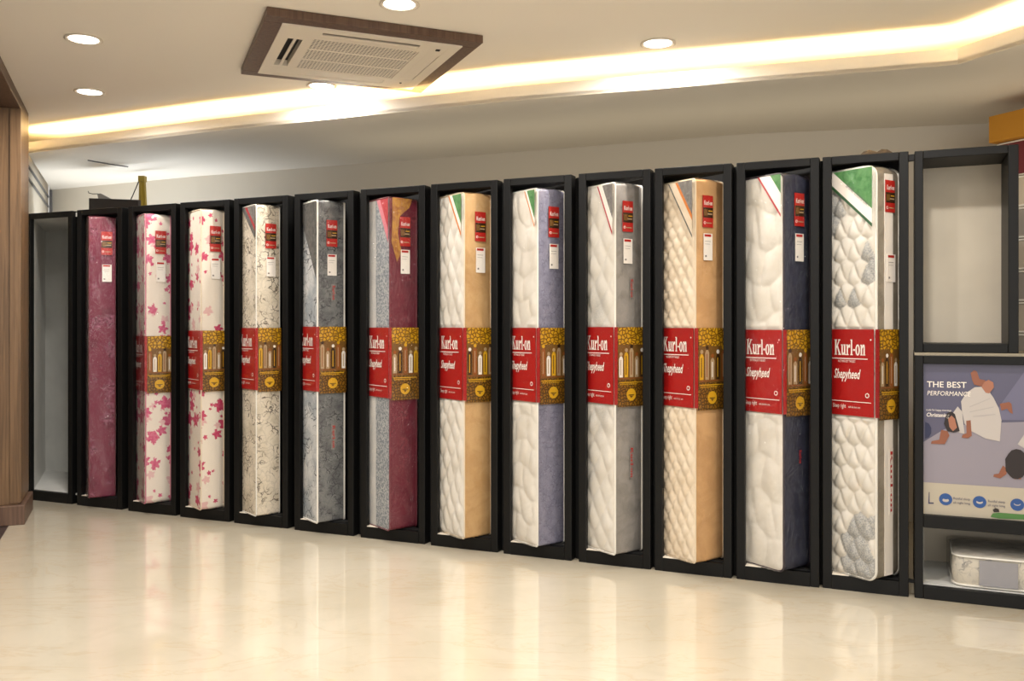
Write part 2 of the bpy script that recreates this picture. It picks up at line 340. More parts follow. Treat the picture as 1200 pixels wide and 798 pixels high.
# led tape behind the lip
led = empty('cove_light_strip', lip[0] + Vector((0, 0, H2 + 0.02)))
tag(led, 'warm yellow cove light strip glowing along the ceiling edge', 'cove light')
for i, (a, b) in enumerate(zip(lip[:-1], lip[1:])):
    nn = Vector((-(b - a).y, (b - a).x, 0)).normalized(); A = a + nn * 0.05; B = b + nn * 0.05; mid = (A + B) / 2; L = (B - A).length
    o = area('cove_glow', (mid.x, mid.y, H2 + 0.045), (math.pi, 0, math.atan2((B - A).y, (B - A).x)), 'RECTANGLE', L, 0.03, COVE_W * L, (1, 0.73, 0.36))
    m = MB(); q = [A - nn * 0.006, B - nn * 0.006, B + nn * 0.006, A + nn * 0.006]; z = H2 + 0.021
    m.hexa([(p.x, p.y, z) for p in q], [(p.x, p.y, z + 0.006) for p in q])
    s = m.build('led_tape', M['led']); s.parent = led; s.matrix_parent_inverse = Matrix.Translation(led.location).inverted()

# downlights
DL = [((98, 45), 'round white ceiling downlight nearest the wood portal, above the other left one'), ((105, 107), 'small round downlight at the left, lower one near the cove glow'),
      ((468, 4), 'round downlight at the top edge above the air conditioner'), ((377, 100), 'round downlight between the air conditioner and the cove glow'),
      ((771, 50), 'round downlight in the middle right ceiling close to the cove glow')]
spots = [(unproj(*p, H1), lab) for p, lab in DL]
hid = [(-1.45, 3.1), (0.1, 2.65), (1.35, 3.2), (-0.9, 1.9), (0.7, 1.35), (-0.3, 0.7), (1.2, -0.2), (-1.9, 1.2)]
def downlight(x, y, lab, grp=None):
    r = empty('ceiling_downlight', (x, y, H1)); tag(r, lab, 'downlight', grp)
    m = MB(); R = [(0.072, 0), (0.086, -0.002), (0.088, -0.006), (0.078, -0.008), (0.068, -0.004), (0.068, 0)]
    m.grid([[(q * math.cos(2 * math.pi * k / 28), q * math.sin(2 * math.pi * k / 28), z - 0.001) for k in range(28)] for q, z in R], closed=True); m.build('trim_ring', M['white_plastic'], r)
    m = MB(); m.prism([(0.07 * math.cos(2 * math.pi * k / 28), 0.07 * math.sin(2 * math.pi * k / 28)) for k in range(28)], -0.005, -0.001); m.build('diffuser', M['lamp'], r)
    area('downlight_beam', (x, y, H1 - 0.012), (0, 0, 0), 'DISK', 0.13, None, DOWN_W, (1, 0.95, 0.89), 165)
for p, lab in spots: downlight(p.x, p.y, lab)
for x, y in hid: downlight(x, y, 'round white ceiling downlight above the camera, out of the picture', 'downlights above the camera')

# ---------------------------------------------------------------- air conditioner
acc = (unproj(328, 26.7, H1 - 0.04) + unproj(545, 54.7, H1 - 0.04) + unproj(484, 103.5, H1 - 0.04) + unproj(300, 84.8, H1 - 0.04)) / 4
ac = empty('ceiling_air_conditioner', (acc.x, acc.y, H1 - 0.001), TH); tag(ac, 'cream four way cassette air conditioner in a dark wood surround on the ceiling', 'air conditioner')
h = 0.43; W = 0.508
def ring(m, a, b, z0, z1, mi=0):
    m.box(-b, b, -b, -a, z0, z1, mi); m.box(-b, b, a, b, z0, z1, mi); m.box(-b, -a, -a, a, z0, z1, mi); m.box(a, b, -a, a, z0, z1, mi)
m = MB(); ring(m, h - 0.01, W, -0.038, 0); m.build('wood_surround', M['wood_dark'], ac, bevel=0.003)
m = MB(); ring(m, 0.375, h, -0.044, -0.004); ring(m, 0.262, 0.305, -0.043, -0.004)
for sx, sy in ((1, 1), (1, -1), (-1, 1), (-1, -1)):
    m.box(*sorted((sx * 0.235, sx * 0.38)), *sorted((sy * 0.30, sy * 0.38)), -0.0435, -0.004)
    m.box(*sorted((sx * 0.30, sx * 0.38)), *sorted((sy * 0.235, sy * 0.2995)), -0.0432, -0.004)
m.build('fascia_panel', M['white_plastic'], ac)
m = MB(); m.box(-0.4, 0.4, -0.4, 0.4, -0.012, -0.004); m.build('duct_opening', M['dark'], ac)
m = MB(); m.box(-0.235, 0.235, -0.338, -0.306, -0.042, -0.037); m.build('air_vane', M['white_plastic'], ac)
m = MB(); m.box(-0.347, -0.333, -0.235, 0.235, -0.042, -0.037); m.build('air_vane', M['white_plastic'], ac)
m = MB(); m.box(0.307, 0.373, -0.234, 0.234, -0.0415, -0.035); m.build('air_vane', M['white_plastic'], ac)
m = MB(); m.box(-0.234, 0.234, 0.307, 0.373, -0.0415, -0.035); m.build('air_vane', M['white_plastic'], ac)
m = MB(); m.box(-0.262, 0.262, -0.262, 0.262, -0.038, -0.01); m.build('grille_backing', plain('grille_shadow', rgb(60, 54, 46), 0.8), ac)
m = MB()
for k in range(27):
    y = -0.257 + 0.514 * k / 26; m.box(-0.262, 0.262, y - 0.004, y + 0.004, -0.0395, -0.038)
for k in range(30):
    x = -0.257 + 0.514 * k / 29; m.box(x - 0.0035, x + 0.0035, -0.262, 0.262, -0.0392, -0.038)
g = m.build('intake_grille', M['white_plastic'], ac); g['kind'] = 'stuff'
for y in (-0.09, 0.09):
    m = MB(); m.box(-0.262, 0.262, y - 0.006, y + 0.006, -0.042, -0.038); m.build('grille_bar', M['white_plastic'], ac)
m = MB(); m.box(0.325, 0.345, -0.345, -0.325, -0.047, -0.043); m.build('sensor', M['dark'], ac)
m = MB(); m.box(0.325, 0.335, 0.31, 0.32, -0.047, -0.043); m.build('sensor', M['dark'], ac)

# ---------------------------------------------------------------- display bays
BAY = [(-3.401, 6.306, 0.44), (-2.952, 6.107, 0.408), (-2.523, 5.916, 0.405), (-2.114, 5.732, 0.395), (-1.716, 5.554, 0.405), (-1.297, 5.365, 0.415), (-0.871, 5.174, 0.42),
       (-0.450, 4.987, 0.405), (-0.046, 4.808, 0.385), (0.343, 4.639, 0.378), (0.710, 4.483, 0.378), (1.079, 4.329, 0.378), (1.442, 4.181, 0.366)]
# uc, T, bottom, top, band bottom, band top
MT = [None, (0.180, 0.150, 1.941, 0, 0), (0.211, 0.150, 1.934, 0.795, 1.150), (0.224, 0.139, 1.938, 0.818, 1.186), (0.218, 0.138, 1.944, 0.830, 1.203), (0.206, 0.158, 1.943, 0.834, 1.211),
      (0.228, 0.152, 1.934, 0.812, 1.206), (0.236, 0.151, 1.930, 0.815, 1.206), (0.220, 0.150, 1.927, 0.820, 1.206), (0.213, 0.152, 1.930, 0.822, 1.210), (0.216, 0.154, 1.924, 0.820, 1.206),
      (0.226, 0.148, 1.926, 0.806, 1.198), (0.233, 0.140, 1.934, 0.805, 1.201)]
MT = [None] + [(x[0], x[1], 0.07, x[2], x[3], x[4]) for x in MT[1:]]
ANG = [TH] + [math.radians(a) for a in (29, 37, 38.5, 39, 37, 38, 36, 35.5, 34, 33, 33.5, 32)]
RPX = [0, 135.5, 200.5, 263, 328, 404, 488.5, 575.5, 661.5, 752.5, 847.5, 949, 1053.5]   # where each border ends in the photograph
THK = [0]
for i in range(1, 13):
    c0 = Vector((BAY[i][0], BAY[i][1], 0)) + R_ * MT[i][0] - N_ * 0.055; kk = (RPX[i] - 600) / F
    THK.append((kk * c0.y - c0.x) / (math.cos(ANG[i]) - kk * math.sin(ANG[i])) - 0.004)
MT = [None] + [(x[0], THK[i + 1]) + x[2:] for i, x in enumerate(MT[1:])]
def bay(i):
    X, Y, wd = BAY[i]; tuRA = math.tan(ANG[i] + RA); lab = ('tall black framed display bay, empty with pale grey inside, at the far left' if i == 0 else
        'black framed display bay holding the ' + NAMES[i])
    r = empty('display_bay', (X, Y, 0), -RA); tag(r, lab, 'display bay', 'row of black display bays')
    st = 0.04; D = 0.03; bt = 0.07; tp = 1.962
    m = MB(); m.box(0, st, 0, D, 0, 2.0); m.build('side_rail', M['black'], r, bevel=0.003)
    m = MB(); m.box(wd - st, wd, 0, 0.07, 0, 2.0); m.build('side_rail', M['black'], r, bevel=0.003)
    m = MB(); m.box(st, wd - st, 0, D, tp, 2.0); m.build('top_rail', M['black'], r, bevel=0.003)
    m = MB(); m.box(st, wd - st, 0, D, 0, bt - 0.012); m.box(st, wd - st, 0, D, bt - 0.012, bt - 0.004); m.build('bottom_rail', M['black'], r)
    L = 0.84 * math.cos(ANG[i] + RA)                                 # depth across the row; the sides lean along the room axis
    if i == 0: L = 0.62
    sh = -L * tuRA; pm = M['pale'] if i == 0 else M['shaded_in']
    if i < 12:                                # the next bay's leaning left side bounds this bay
        dv = Vector((BAY[i + 1][0] - X, BAY[i + 1][1] - Y, 0)); un = dv.dot(R_) + 0.014; dn = dv.dot(N_); tn = math.tan(ANG[i + 1] + RA)
    else: un = 9; dn = 0; tn = tuRA
    def edge_r(d): return min(wd - st + 0.03 - (d - 0.071) * tuRA if i in (0, 12) else wd - st + 0.035 - (d - D) * tuRA, un - (d - D - dn) * tn)
    def para(u0, u1, z0, z1, d0, d1, mat, name):
        m = MB(); s0 = -(d0 - D) * tuRA; s1 = -(d1 - D) * tuRA
        a0, a1 = (edge_r(d0), edge_r(d1)) if u1 is None else (u1 + s0, u1 + s1)
        b0, b1 = (a0 - 0.016, a1 - 0.016) if u0 is None else (u0 + s0, u0 + s1)
        q = lambda z: [(b0, d0, z), (a0, d0, z), (a1, d1, z), (b1, d1, z)]
        m.hexa(q(z0), q(z1)); return m.build(name, mat, r)
    para(st - 0.022, st, 0.0, 1.99, D, D + L, pm, 'side_panel')
    if i in (0, 12): para(None, None, 0.0, 1.99, 0.071, D + L, pm, 'side_panel')
    para(st, None, bt - 0.012, bt, D, D + L, M['pale'] if i == 0 else M['shaded_in'], 'base_board')  # filled bays: shade around the mattress foot put into the board colour
    if i:
        m = MB(); m.box(st + 0.002, st + 0.075, 0.002, 0.028, bt - 0.004, bt - 0.0005); m.box(st + 0.002, st + 0.06, 0.028, 0.06, bt - 0.0005, bt + 0.0005); m.build('lit_base_strip', M['white_plastic'], r)  # pale strip stands for the lit left end of the base board
    para(st, None, tp, 1.99, D, D + L, M['pale'] if i == 0 else M['shaded_in'], 'top_panel')  # filled bays: shadow behind the top rail put into the panel colour
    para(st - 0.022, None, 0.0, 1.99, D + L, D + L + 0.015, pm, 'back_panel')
    return r
NAMES = [None, 'maroon brocade mattress', 'white mattress with pink flowers', 'white mattress with sparse crimson flowers', 'cream mattress with sketched grey flowers', 'grey floral mattress with white piping',
         'wine red mattress', 'white quilted mattress with tan border', 'white quilted mattress with lavender grey border', 'pale quilted mattress with grey border', 'cream diamond quilted mattress with caramel border',
         'white quilted mattress with navy border', 'white scalloped quilted mattress with grey patches']

# ---------------------------------------------------------------- mattresses
def rrect(y0, y1, z0, z1, r, n=6):
    pts = []
    for cy, cz, a0 in ((y0 + r, z0 + r, 180), (y1 - r, z0 + r, 270), (y1 - r, z1 - r, 0), (y0 + r, z1 - r, 90)):
        for k in range(n + 1):
            a = math.radians(a0 + 90 * k / n); pts.append((cy + r * math.cos(a), cz + r * math.sin(a)))
    return pts
def dens(pts, step):
    out = []
    for i, p in enumerate(pts):
        q = pts[(i + 1) % len(pts)]; L = math.hypot(q[0] - p[0], q[1] - p[1]); k = max(1, int(L / step))
        for j in range(k): out.append((p[0] + (q[0] - p[0]) * j / k, p[1] + (q[1] - p[1]) * j / k))
    return out
GL = {}
def R4(a, b, c, d): return [(a, b), (c, b), (c, d), (a, d)]
GL['K'] = (0.92, [R4(.06, 0, .28, 1), R4(-.02, 0, .36, .07), R4(-.02, .93, .36, 1), [(.28, .40), (.40, .50), (.74, .95), (.58, .95), (.28, .56)], [(.34, .52), (.46, .62), (.86, .05), (.62, .05)], R4(.5, .93, .84, 1), R4(.54, 0, .93, .07)])
GL['u'] = (0.74, [R4(.08, .1, .27, .68), R4(0, .61, .27, .68), [(.08, .14), (.16, 0), (.38, 0), (.5, .1), (.5, .2), (.27, .13)], R4(.44, 0, .63, .68), R4(.36, .61, .63, .68), R4(.44, 0, .72, .07)])
GL['r'] = (0.6, [R4(.08, 0, .27, .68), R4(0, .61, .27, .68), R4(0, 0, .36, .07), [(.27, .4), (.38, .5), (.56, .46), (.58, .66), (.46, .7), (.34, .64), (.27, .54)]])
GL['l'] = (0.36, [R4(.08, 0, .27, 1), R4(0, .93, .27, 1), R4(0, 0, .35, .07)])
GL['-'] = (0.34, [R4(.03, .28, .29, .4)])
def oring():
    out = []
    for k in range(16):
        a = 2 * math.pi * k / 16; b = 2 * math.pi * (k + 1) / 16
        out.append([(.33 + .31 * math.cos(a), .34 + .36 * math.sin(a)), (.33 + .31 * math.cos(b), .34 + .36 * math.sin(b)), (.33 + .12 * math.cos(b), .34 + .27 * math.sin(b)), (.33 + .12 * math.cos(a), .34 + .27 * math.sin(a))])
    return out
GL['o'] = (0.68, oring())
GL['n'] = (0.76, [R4(.08, 0, .27, .68), R4(0, .61, .27, .68), R4(0, 0, .34, .07), [(.27, .42), (.44, .54), (.44, .7), (.36, .69), (.27, .58)], [(.44, .54), (.44, .7), (.58, .68), (.64, .55), (.64, .4), (.45, .4)], R4(.45, 0, .64, .5), R4(.38, 0, .72, .07)])
def slab_text(s, x0, y0, hgt, cx=1.0):
    polys = []; x = x0
    for ch in s:
        wd, pl = GL[ch]; polys += [[(x + px * hgt * cx, y0 + py * hgt) for px, py in p] for p in pl]; x += wd * hgt * cx
    return polys, x
_tc = {}
def text_mesh(s, size, shear=0.0, off=0.0, sx=1.0):
    key = (s, size, shear, off, sx)
    if key in _tc: return _tc[key]
    cu = bpy.data.curves.new('lettering', 'FONT'); cu.body = s; cu.size = size; cu.shear = shear; cu.offset = off; cu.resolution_u = 2
    ob = bpy.data.objects.new('lettering', cu); COL.objects.link(ob)
    dg = bpy.context.evaluated_depsgraph_get(); me = bpy.data.meshes.new_from_object(ob.evaluated_get(dg))
    bpy.data.objects.remove(ob)
    V = [v.co.copy() for v in me.vertices]; mx = max(v.x for v in V); out = ([(v.x * sx, v.y) for v in V], [tuple(p.vertices) for p in me.polygons], mx * sx)
    _tc[key] = out; return out
class Flat:                                   # flat print: 2-D shapes laid in a plane with a layer offset
    def __init__(s, org, ex, ey, en): s.o = Vector(org); s.x = Vector(ex); s.y = Vector(ey); s.n = Vector(en); s.mb = MB(); s.mats = []
    def mi(s, m):
        if m not in s.mats: s.mats.append(m)
        return s.mats.index(m)
    def P(s, x, y, l): return s.o + s.x * x + s.y * y + s.n * (l * 0.0007)
    def poly(s, pts, m, l=1): s.mb.face([s.P(x, y, l) for x, y in pts], s.mi(m))
    def rect(s, a, b, c, d, m, l=1): s.poly(R4(a, b, c, d), m, l)
    def circ(s, x, y, r, m, l=1, n=20, ry=None): s.poly([(x + r * math.cos(2 * math.pi * k / n), y + (ry or r) * math.sin(2 * math.pi * k / n)) for k in range(n)], m, l)
    def text(s, str_, x, y, size, m, l=2, shear=0.0, off=0.0, sx=1.0):
        V, Fc, wdt = text_mesh(str_, size, shear, off, sx); b = len(s.mb.v); k = s.mi(m)
        s.mb.v += [tuple(s.P(x + a, y + c, l)) for a, c in V]
        for f in Fc: s.mb.f.append(tuple(b + i for i in f)); s.mb.m.append(k); s.mb.smooth.append(False)
        return wdt
    def build(s, name, parent): return s.mb.build(name, s.mats, parent)

def mattress(i, spec):
    X, Y, wd = BAY[i]; uc, Tk, zb, zt, b0, b1 = MT[i]
    p = Vector((X, Y, 0)) + R_ * uc - N_ * 0.055
    r = empty('mattress', (p.x, p.y, zb), ANG[i]); tag(r, spec['label'], 'mattress', 'mattresses standing in the display bays')
    Hm = zt - zb; Wm = 0.80; rc = spec.get('r', 0.012); rnd = random.Random(i)
    zb0 = b0 - zb; zb1 = b1 - zb
    # border: swept round the rounded outline
    path = dens(rrect(0, Wm, 0, Hm, rc), 0.03); rows = []
    nt = 10; ph = [rnd.uniform(0, 6) for _ in range(4)]
    for k in range(nt + 1):
        x = Tk * k / nt; row = []
        for (y, z) in path:
            cy = y - Wm / 2; cz = z - Hm / 2
            b = (0.006 * math.sin(math.pi * k / nt)) + 0.0016 * math.sin(z * 37 + ph[0] + k) * math.sin(math.pi * k / nt)
            ny = -1 if y < rc + 1e-4 else (1 if y > Wm - rc - 1e-4 else 0); nz = -1 if z < rc + 1e-4 else (1 if z > Hm - rc - 1e-4 else 0)
            row.append((x, y + ny * b, z + (nz * b if nz > 0 else 0)))
        rows.append(row)
    m = MB(); m.grid(rows, closed=True); m.face([(Tk, y, z) for y, z in path][::-1]); m.build('border', M[spec['border']], r)
    # side bands of mattress 12 and 11
    # quilted face
    q_ = spec.get('res', 0.0085); ys = [k * q_ for k in range(int(0.46 / q_))] + [0.46 + 0.06 * k for k in range(0, 8)]; ys[-1] = Wm
    nz_ = int(Hm / q_); amp = spec.get('amp', 0.006); qf = spec['quilt']; rows = []; patch = []
    for a in range(nz_ + 1):
        z = Hm * a / nz_; e = min(z, Hm - z); ins = rc - math.sqrt(max(0, rc * rc - (rc - e) ** 2)) if e < rc else 0
        row = []
        for y in ys:
            yy = ins + (Wm - 2 * ins) * (y / Wm); ed = min(yy - ins, Wm - ins - yy, e)
            fo = min(1, max(0, ed) / 0.03) ** 0.5
            hq, pt = qf(yy, z); s = 0.35 if (b1 and zb0 - 0.01 < z < zb1 + 0.01) else 1
            row.append((-(0.001 + amp * fo * (0.25 + hq * s)), yy, z)); patch.append(pt)
        rows.append(row)
    m = MB(); m.grid([rw[::-1] for rw in rows]); q = m.build('quilted_face', M[spec['face']], r)
    at = q.data.attributes.new('patch', 'FLOAT', 'POINT'); nc = len(ys); vals = []
    for a in range(nz_ + 1): vals += patch[a * nc:(a + 1) * nc][::-1]
    at.data.foreach_set('value', vals)
    for x in (-0.002, Tk + 0.001):
        m = MB(); m.tube([(x, y, z) for y, z in dens(rrect(-0.002, Wm + 0.002, -0.0, Hm + 0.002, max(rc, 0.012)), 0.15)], spec.get('pr', 0.004), 6, closed=True); m.build('piping', M[spec['tape']], r)
    fx = -(0.003 + amp * 1.28); fy = -0.009
    if spec.get('stripe'):                    # pale sewn band down the middle of the border
        m = MB(); m.box(Tk * 0.30, Tk * 0.66, fy - 0.001, fy + 0.004, 0.02, Hm - 0.03); tg = m.build('border_stripe', M[spec['stripe']], r)
    # corner ribbon
    if spec.get('ribbon'):
        Lr, Hr, bands = spec['ribbon']; fl_ = Flat((fx, 0, Hm - 0.004), (0, -1, 0), (0, 0, 1), (-1, 0, 0))
        for j, (k0, k1, mt) in enumerate(bands):
            fl_.poly([(-Lr * k0, 0), (-Lr * k1, 0), (-0.002, -Hr * k1), (-0.002, -Hr * k0)] if k0 > 0 else [(-0.002, 0), (-Lr * k1, 0), (-0.002, -Hr * k1)], M[mt], 1)
        if spec.get('ribbon_text'):
            d = Vector((Lr, 0, 0)); L2 = math.hypot(Lr, Hr); ex = Vector((0, -Lr / L2, -Hr / L2)); ey = Vector((0, -Hr / L2, Lr / L2))
            f2 = Flat(Vector((fx, 0, Hm - 0.004)) + Vector((0, Lr * 0.80, 0)) + ex * 0.10, ex, ey, (-1, 0, 0)); f2.text('SPINE COMFORT', 0.02, 0.012, 0.022, M['rib_dark'], 3); f2.build('ribbon_lettering', r)
        fl_.build('corner_ribbon', r)
    # bands
    rx = fx; fx = -(0.004 + amp * 0.62)
    if b1:
        m = MB(); m.box(fx - 0.0035, fx, 0.0, 0.79, zb0, zb1); m.box(fx - 0.0035, 0.004, -0.013, -0.009, zb0, zb1)
        rb = m.build('red_band', M['red_print'], r)
        hb = zb1 - zb0; FB = Flat((fx - 0.0036, 0, zb0), (0, -1, 0), (0, 0, 1), (-1, 0, 0)); wpr = M['white_print']
        kx = 0.53; wtot = sum(GL[c][0] for c in 'Kurl-on') * 0.072 * kx; xs = -0.04 - wtot
        pl, xe = slab_text('Kurl-on', xs, hb * 0.70, 0.072, kx)
        for q_ in pl: FB.poly(q_, wpr, 2)
        FB.circ(-0.014, hb * 0.88, 0.004, wpr, 2, 10)
        FB.rect(xs - 0.3, hb * 0.655, -0.03, hb * 0.665, wpr, 2); FB.text('NOTHING BUT THE BEST', xs + 0.02, hb * 0.615, 0.0165, wpr, 2, sx=0.5)
        FB.text('Shepyheed', xs - 0.005, hb * 0.43, 0.062, wpr, 2, shear=0.35, off=0.0012, sx=0.52)
        FB.circ(-0.032, hb * 0.245, 0.011, wpr, 2); FB.circ(-0.032, hb * 0.245, 0.007, M['red_print'], 3)
        FB.rect(xs - 0.3, hb * 0.16, -0.012, hb * 0.168, wpr, 2); FB.text('Sleep right', xs - 0.01, hb * 0.085, 0.028, wpr, 2, sx=0.6); FB.text('with the best care', xs + 0.075, hb * 0.09, 0.014, wpr, 2, sx=0.62)
        FB.build('lettering', rb)
        m = MB(); m.box(0.004, Tk + 0.004, fy - 0.006, fy - 0.002, zb0 - 0.012, zb1); m.box(Tk + 0.004, Tk + 0.007, fy - 0.006, 0.76, zb0 - 0.012, zb1)
        gb = m.build('gold_band', M['filigree2'], r)
        hg = hb + 0.012; G = Flat((0.004, fy - 0.0062, zb0 - 0.012), (1, 0, 0), (0, 0, 1), (0, -1, 0)); Tg = Tk - 0.001
        G.rect(0, hg * 0.78, Tg, hg, M['filigree'], 1); G.rect(0, hg * 0.335, Tg, hg * 0.78, M['brown_print'], 1)
        G.rect(0.01, hg * 0.30, Tg - 0.012, hg * 0.312, M['gold_print'], 2)
        for k in range(12): G.rect(0.014 + k * 0.0095, hg * 0.275, 0.02 + k * 0.0095, hg * 0.29, M['gold_print'], 2)
        cols = ['cream_print', 'brown_dark', 'orange_brown', 'white_print', 'gold_print', 'cream_print']
        nf = 5
        for k in range(nf):
            xc = Tg * (k + 0.55) / nf; wdt = Tg / nf * 0.34; top = hg * (0.66 + 0.05 * ((k * 7 + i) % 3)); mt = M[cols[(k + i) % 6]]
            G.poly([(xc - wdt, hg * 0.37), (xc + wdt, hg * 0.37), (xc + wdt * 1.1, top - wdt * 2.0), (xc + wdt * 0.5, top - wdt * 0.9), (xc - wdt * 0.5, top - wdt * 0.9), (xc - wdt * 1.1, top - wdt * 2.0)], mt, 2)
            G.circ(xc, top, wdt * 0.85, M[cols[(k + i + 2) % 6]], 3, 12); G.rect(xc - wdt * 0.35, hg * 0.4, xc + wdt * 0.1, top - wdt * 2.4, M[cols[(k + 3 + i) % 6]], 3)
        G.rect(0.004, hg * 0.352, Tg - 0.004, hg * 0.362, M['orange_brown'], 3)
        G.circ(Tg * 0.5, hg * 0.15, 0.031, M['gold_print'], 2); G.rect(Tg * 0.5 - 0.019, hg * 0.15 - 0.004, Tg * 0.5 + 0.019, hg * 0.15, M['brown_dark'], 3)
        G.poly([(Tg * 0.5 - 0.012, hg * 0.15 - 0.006), (Tg * 0.5, hg * 0.15 - 0.019), (Tg * 0.5 + 0.012, hg * 0.15 - 0.006)], M['brown_print'], 3)
        G.build('picture_print', gb)
    # tags on the end border
    ra, rb_, wa, wb_ = spec['tags']; ra -= zb; rb_ -= zb; wa -= zb; wb_ -= zb
    tx = Tk * spec.get('tx', 0.36); tw = 0.068; th_ = ra - rb_
    m = MB(); m.box(tx, tx + tw, fy - 0.0035, fy - 0.001, rb_, ra); o = m.build('brand_tag', M['tag_red'], r)
    G = Flat((tx, fy - 0.0036, rb_), (1, 0, 0), (0, 0, 1), (0, -1, 0))
    G.rect(0.001, th_ * 0.30, tw - 0.001, th_ * 0.62, M['brown_dark'], 1); G.rect(0.006, th_ * 0.36, 0.03, th_ * 0.56, M['brown_print'], 2); G.rect(0.03, th_ * 0.40, 0.06, th_ * 0.44, M['cream_print'], 2); G.rect(0.036, th_ * 0.5, 0.062, th_ * 0.53, M['gold_print'], 2)
    pl, xe = slab_text('Kurl-on', 0.007, th_ * 0.70, 0.021, 0.60)
    for q_ in pl: G.poly(q_, M['white_print'], 2)
    G.circ(0.011, th_ * 0.14, 0.007, M['white_print'], 2, 12); G.circ(0.011, th_ * 0.14, 0.004, M['tag_red'], 3, 10); G.rect(0.022, th_ * 0.12, 0.058, th_ * 0.15, M['cream_print'], 2)
    G.build('tag_print', o)
    th2 = wa - wb_; wx = tx + spec.get('wx', 0.006)
    m = MB(); m.box(wx, wx + 0.058, fy - 0.0035, fy - 0.001, wb_, wa); o = m.build('paper_tag', M['white_print'], r)
    G = Flat((wx, fy - 0.0036, wb_), (1, 0, 0), (0, 0, 1), (0, -1, 0))
    G.rect(0.004, th2 * 0.88, 0.048, th2 * 0.97, M['tag_red'], 1); G.rect(0.008, th2 * 0.70, 0.045, th2 * 0.715, M['grey_print'], 1); G.rect(0.008, th2 * 0.6, 0.04, th2 * 0.612, M['grey_print'], 1); G.rect(0.008, th2 * 0.12, 0.018, th2 * 0.19, M['grey_print'], 1)
    G.build('tag_print', o)
    for (z0, z1) in spec.get('side_labels', []):
        z0 -= zb; z1 -= zb; m = MB(); m.box(Tk * 0.48, Tk * 0.48 + 0.028, fy - 0.0025, fy - 0.001, z0, z1); o = m.build('side_label', M[spec.get('slm', 'rib_grey')], r)
        ex = Vector((0, 0, -1)); ey = Vector((1, 0, 0)); G = Flat(Vector((Tk * 0.48 + 0.007, fy - 0.0026, z1 - 0.008)), ex, ey, (0, -1, 0)); L = sum(GL[c][0] for c in 'Kurl-on')
        pl, xe = slab_text('Kurl-on', 0, 0, 0.017, (z1 - z0 - 0.016) / (L * 0.017))
        for q_ in pl: G.poly(q_, M['tag_red'], 1)
        G.build('lettering', o)
    # clear wrap
    m = MB(); path = dens(rrect(-0.018, Wm + 0.01, 0.002, Hm + 0.008, rc + 0.008), 0.04); rows = []
    xsn = [rx - 0.004] + [Tk * k / 5 for k in range(6)]; xsn[-1] = Tk + 0.008
    for k, x in enumerate(xsn):
        e = 0.004 if k in (0, len(xsn) - 1) else 0
        rows.append([(x, y + (e if y < 0.1 else 0) + rnd.uniform(-1, 1) * 0.0012, z - (e if z > Hm - 0.05 else 0)) for y, z in path])
    m.grid(rows, closed=True); m.face([q for q in rows[0]], 0, True)
    m.build('plastic_wrap', M[spec.get('wrap', 'wrap')], r)
    return r

def lattice(Wq, Hq, power=0.6, warp=0.0, patchf=None):
    def f(y, z):
        if warp: y2 = y + warp * math.sin(z * 11 + 2) * math.sin(y * 9 + z * 3); z2 = z + warp * 1.4 * math.sin(y * 17 + z * 5)
        else: y2, z2 = y, z
        p = y2 / Wq + z2 / Hq; q = y2 / Wq - z2 / Hq
        hq = (abs(math.sin(math.pi * p)) * abs(math.sin(math.pi * q))) ** power
        return hq, (patchf(math.floor(p), math.floor(q), y, z) if patchf else 0.0)
    return f
def ogee(Wq, Hq, patchf=None):                # scallop puffs: pointed below, round above
    def f(y, z):
        y2 = y + 0.0; z2 = z + 0.012 * math.cos(2 * math.pi * y / Wq * 1.0)
        p = y2 / Wq + z2 / Hq; q = y2 / Wq - z2 / Hq
        hq = (abs(math.sin(math.pi * p)) * abs(math.sin(math.pi * q))) ** 0.38
        a, b = math.floor(p), math.floor(q)
        return hq, (patchf(a, b, (a + b + 1) / 2 * Wq, (a - b) / 2 * Hq) if patchf else 0.0)
    return f
def flat_f(y, z): return 0.3 + 0.2 * math.sin(y * 31 + math.sin(z * 9)) * math.sin(z * 17), 0.0
def wine_f(y, z): return 0.3 + 0.2 * math.sin(z * 17 + y * 20), (1.0 if 0.0 <= y < 0.15 else 0.0)
def wavy(Wq, Hq):
    def f(y, z):
        y2 = y + 0.02 * math.sin(z * 13); z2 = z + 0.03 * math.sin(y * 21 + z * 4)
        a = abs(math.sin(math.pi * (y2 / Wq + 0.5 * math.floor(z2 / Hq)))); b = abs(math.sin(math.pi * z2 / Hq))
        rr = math.hypot((y2 / Wq) % 1 - 0.5, ((z2 / Hq) % 1 - 0.5) * 1.3)
        return (a * b) ** 0.4 * 0.85 + 0.1 * abs(math.sin(rr * 18)), 0.0
    return f
def p12(a, b, y, z):
    v = (math.sin(a * 12.9 + b * 78.2) * 43758.5) % 1
    reg = (0.92 < z + 0.3 * y < 1.02) or (1.32 < z < 1.52 and y < 0.07) or (z < 0.30 and y < 0.16) or (1.2 < z < 1.3 and 0.09 < y) or (1.62 < z < 1.75 and y > 0.17)
    return 1.0 if (reg and v < 0.8) else 0.0
def p9(a, b, y, z):
    g = lambda cz, cy: math.exp(-(((z - cz) / 0.13) ** 2 + ((y - cy) / 0.07) ** 2)); return min(1, 0.6 * g(1.22, 0.12) + 0.6 * g(0.72, 0.1) + 0.6 * g(0.4, 0.2))
GREEN = [(0, 0.66, 'rib_green'), (0.66, 0.92, 'white_print'), (0.92, 1.0, 'rib_dgreen')]
